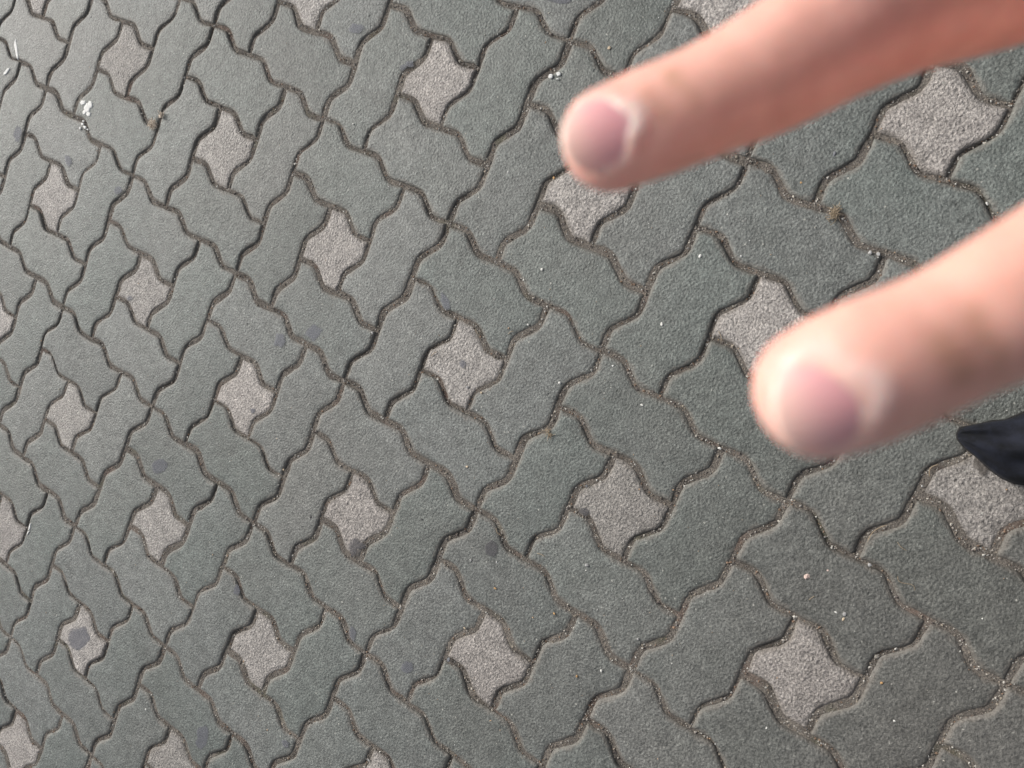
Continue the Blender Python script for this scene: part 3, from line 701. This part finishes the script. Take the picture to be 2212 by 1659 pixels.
torso.append(wtube([(-.34, -.27, .80, .036, .036), (-.36, -.255, 1.02, .048, .048), (-.37, -.19, 1.28, .064, .064), (-.37, -.10, 1.29, .07, .07)], FWD))
pp_('jacket', join_remesh('jacket', torso, .008, 4), M_NAVY)
head = [wtube([(-.305, 0, 1.39, .030, .022), (-.31, 0, 1.42, .058, .060), (-.315, 0, 1.47, .068, .080), (-.32, 0, 1.52, .072, .088), (-.325, 0, 1.56, .062, .076), (-.33, 0, 1.585, .035, .045)], FWD),
        wtube([(-.365, 0, 1.30, .055, .055), (-.345, 0, 1.42, .048, .050)], FWD, caps=False), wtube([(-.235, 0, 1.455, .010, .010), (-.232, 0, 1.475, .009, .010), (-.24, 0, 1.50, .006, .006)], RGT)]
for sd in (-1, 1): head.append(wtube([(-.325, sd * .074, 1.455, .006, .010), (-.33, sd * .078, 1.48, .007, .015), (-.33, sd * .075, 1.505, .006, .010)], FWD))
hme = join_remesh('head', head, .004, 3); at = hme.attributes.new('tint', 'FLOAT_COLOR', 'POINT'); at.data.foreach_set('color', np.tile([.60, .36, .27, 1], len(hme.vertices)))
pp_('head', hme, M_SKIN)
pp_('hair', join_remesh('hair', [wtube([(-.36, 0, 1.43, .066, .060), (-.35, 0, 1.50, .079, .080), (-.340, 0, 1.56, .074, .084), (-.335, 0, 1.598, .045, .055)], FWD)], .005, 3), M_HAIR)
lh = [wtube([(-.335, -.275, .66, .016, .010), (-.335, -.275, .72, .036, .015), (-.34, -.272, .78, .026, .018), (-.345, -.27, .85, .026, .022)], FWD)]
for k in range(4): lh.append(wtube([(-.30 - k * .02, -.275, .615 + .01 * abs(k - 1.2), .0075, .0075), (-.305 - k * .02, -.275, .69, .0085, .0085)], RGT))
lh.append(wtube([(-.285, -.265, .69, .009, .009), (-.31, -.27, .76, .012, .012)], RGT))
hme = join_remesh('hand', lh, .003, 2); at = hme.attributes.new('tint', 'FLOAT_COLOR', 'POINT'); at.data.foreach_set('color', np.tile([.60, .36, .27, 1], len(hme.vertices)))
pp_('hand', hme, M_SKIN)
# shoes: outlines on the ground; the left toe shows at the right edge of the picture
def m_shoe():
    t = NT('black_shoe_fabric'); P = t.n('ShaderNodeNewGeometry').outputs['Position']; f = t.noise(P, 500, 3, .6)
    c = t.mix(t.ramp(t.noise(P, 45, 3, .6), [(.35, (0, 0, 0)), (.65, (1, 1, 1))]), (.004, .0045, .006), (.013, .015, .024)); t.l(c, t.b.inputs['Base Color'])
    t.b.inputs['Roughness'].default_value = .8; t.b.inputs['Specular IOR Level'].default_value = .15
    t.b.inputs['Sheen Weight'].default_value = .03
    bp = t.n('ShaderNodeBump', i_Strength=.7, i_Distance=1.0); t.l(t.math('MULTIPLY', f, .0006), bp.inputs['Height']); t.l(bp.outputs[0], t.b.inputs['Normal'])
    return t.m
M_SHOE = m_shoe()
def shoe(inner, outer, hgt, mirror=None):
    """inner/outer: matching outline rows, toe first -> heel; hgt: instep height per row"""
    K = len(inner); n = 22; vs = []; fs = []
    for i in range(K):
        a = np.array(inner[i], float); b = np.array(outer[i], float); h = hgt[i]
        for k in range(n):
            u = k / (n - 1); ang = math.pi * u; x = .5 - .5 * math.cos(ang)
            zz = h * (math.sin(ang) ** .62) * (1 - .12 * (2 * x - 1))
            zz += (.0050 * math.sin(11 * x + i * .55) + .0022 * math.sin(23 * x - i * .8)) * min(1, h / .035) * math.sin(ang)      # soft folds of the upper
            p = a * (1 - x) + b * x; vs.append((p[0], p[1], max(zz, 0) + .0015))
    for i in range(K - 1):
        for k in range(n - 1): fs.append((i * n + k, i * n + k + 1, (i + 1) * n + k + 1, (i + 1) * n + k))
        fs.append((i * n, (i + 1) * n, (i + 1) * n + n - 1, i * n + n - 1))
    fs.append(tuple(range(n))); fs.append(tuple((K - 1) * n + k for k in range(n)))
    me = mesh('shoe', vs, fs); bm = bmesh.new(); bm.from_mesh(me); bmesh.ops.recalc_face_normals(bm, faces=bm.faces); bm.to_mesh(me); bm.free()
    ob = bpy.data.objects.new('tmp', me); COL.objects.link(ob); m = ob.modifiers.new('s', 'SUBSURF'); m.levels = 2; m.render_levels = 2
    dg = bpy.context.evaluated_depsgraph_get(); out = bpy.data.meshes.new_from_object(ob.evaluated_get(dg)); bpy.data.objects.remove(ob); out.materials.clear(); out.shade_smooth(); return out
inn = [(2067, 938), (2075, 923), (2110, 917), (2146, 908), (2172, 907), (2200, 896), (2235, 880), (2300, 860), (2400, 850), (2520, 850), (2600, 865), (2625, 890)]
out = [(2069, 950), (2082, 966), (2110, 988), (2142, 1018), (2165, 1034), (2190, 1045), (2230, 1050), (2300, 1046), (2400, 1010), (2520, 990), (2600, 975), (2628, 945)]
hg = [.008, .016, .022, .029, .033, .037, .044, .055, .065, .068, .066, .050]
gi = [ground(x, y, .010)[:2] for x, y in inn]; go_ = [ground(x, y, .010)[:2] for x, y in out]
def sole(i_, o_):
    lp = np.vstack([np.array(i_), np.array(o_)[::-1]]); n = len(lp); lp = lp + (lp - lp.mean(0)) / np.linalg.norm(lp - lp.mean(0), axis=1)[:, None] * .0006
    vs = [(*p, .0012) for p in lp] + [(*p, .0085) for p in lp]; fs = [(k, (k + 1) % n, n + (k + 1) % n, n + k) for k in range(n)] + [tuple(range(n)), tuple(range(n, 2 * n))]
    me = mesh('shoe_sole', vs, fs, False); bm = bmesh.new(); bm.from_mesh(me); bmesh.ops.recalc_face_normals(bm, faces=bm.faces); bm.to_mesh(me); bm.free(); return me
M_SOLE = plain('black_rubber', (.022, .021, .021), .7, .3, 300, .3, .0004)
so1 = pp_('shoe', shoe(gi, go_, hg), M_SHOE)
me = sole(gi, go_); me.transform(INV); link('shoe_sole', me, M_SOLE, so1)
mir = lambda p: (p - NADIR[:2]) - 2 * ((p - NADIR[:2]) @ RGT[:2]) * RGT[:2] + NADIR[:2] - FWD[:2] * .10 + RGT[:2] * -.02
so2 = pp_('shoe', shoe([mir(p) for p in gi], [mir(p) for p in go_], hg), M_SHOE)
me = sole([mir(p) for p in gi], [mir(p) for p in go_]); me.transform(INV); link('shoe_sole', me, M_SOLE, so2)
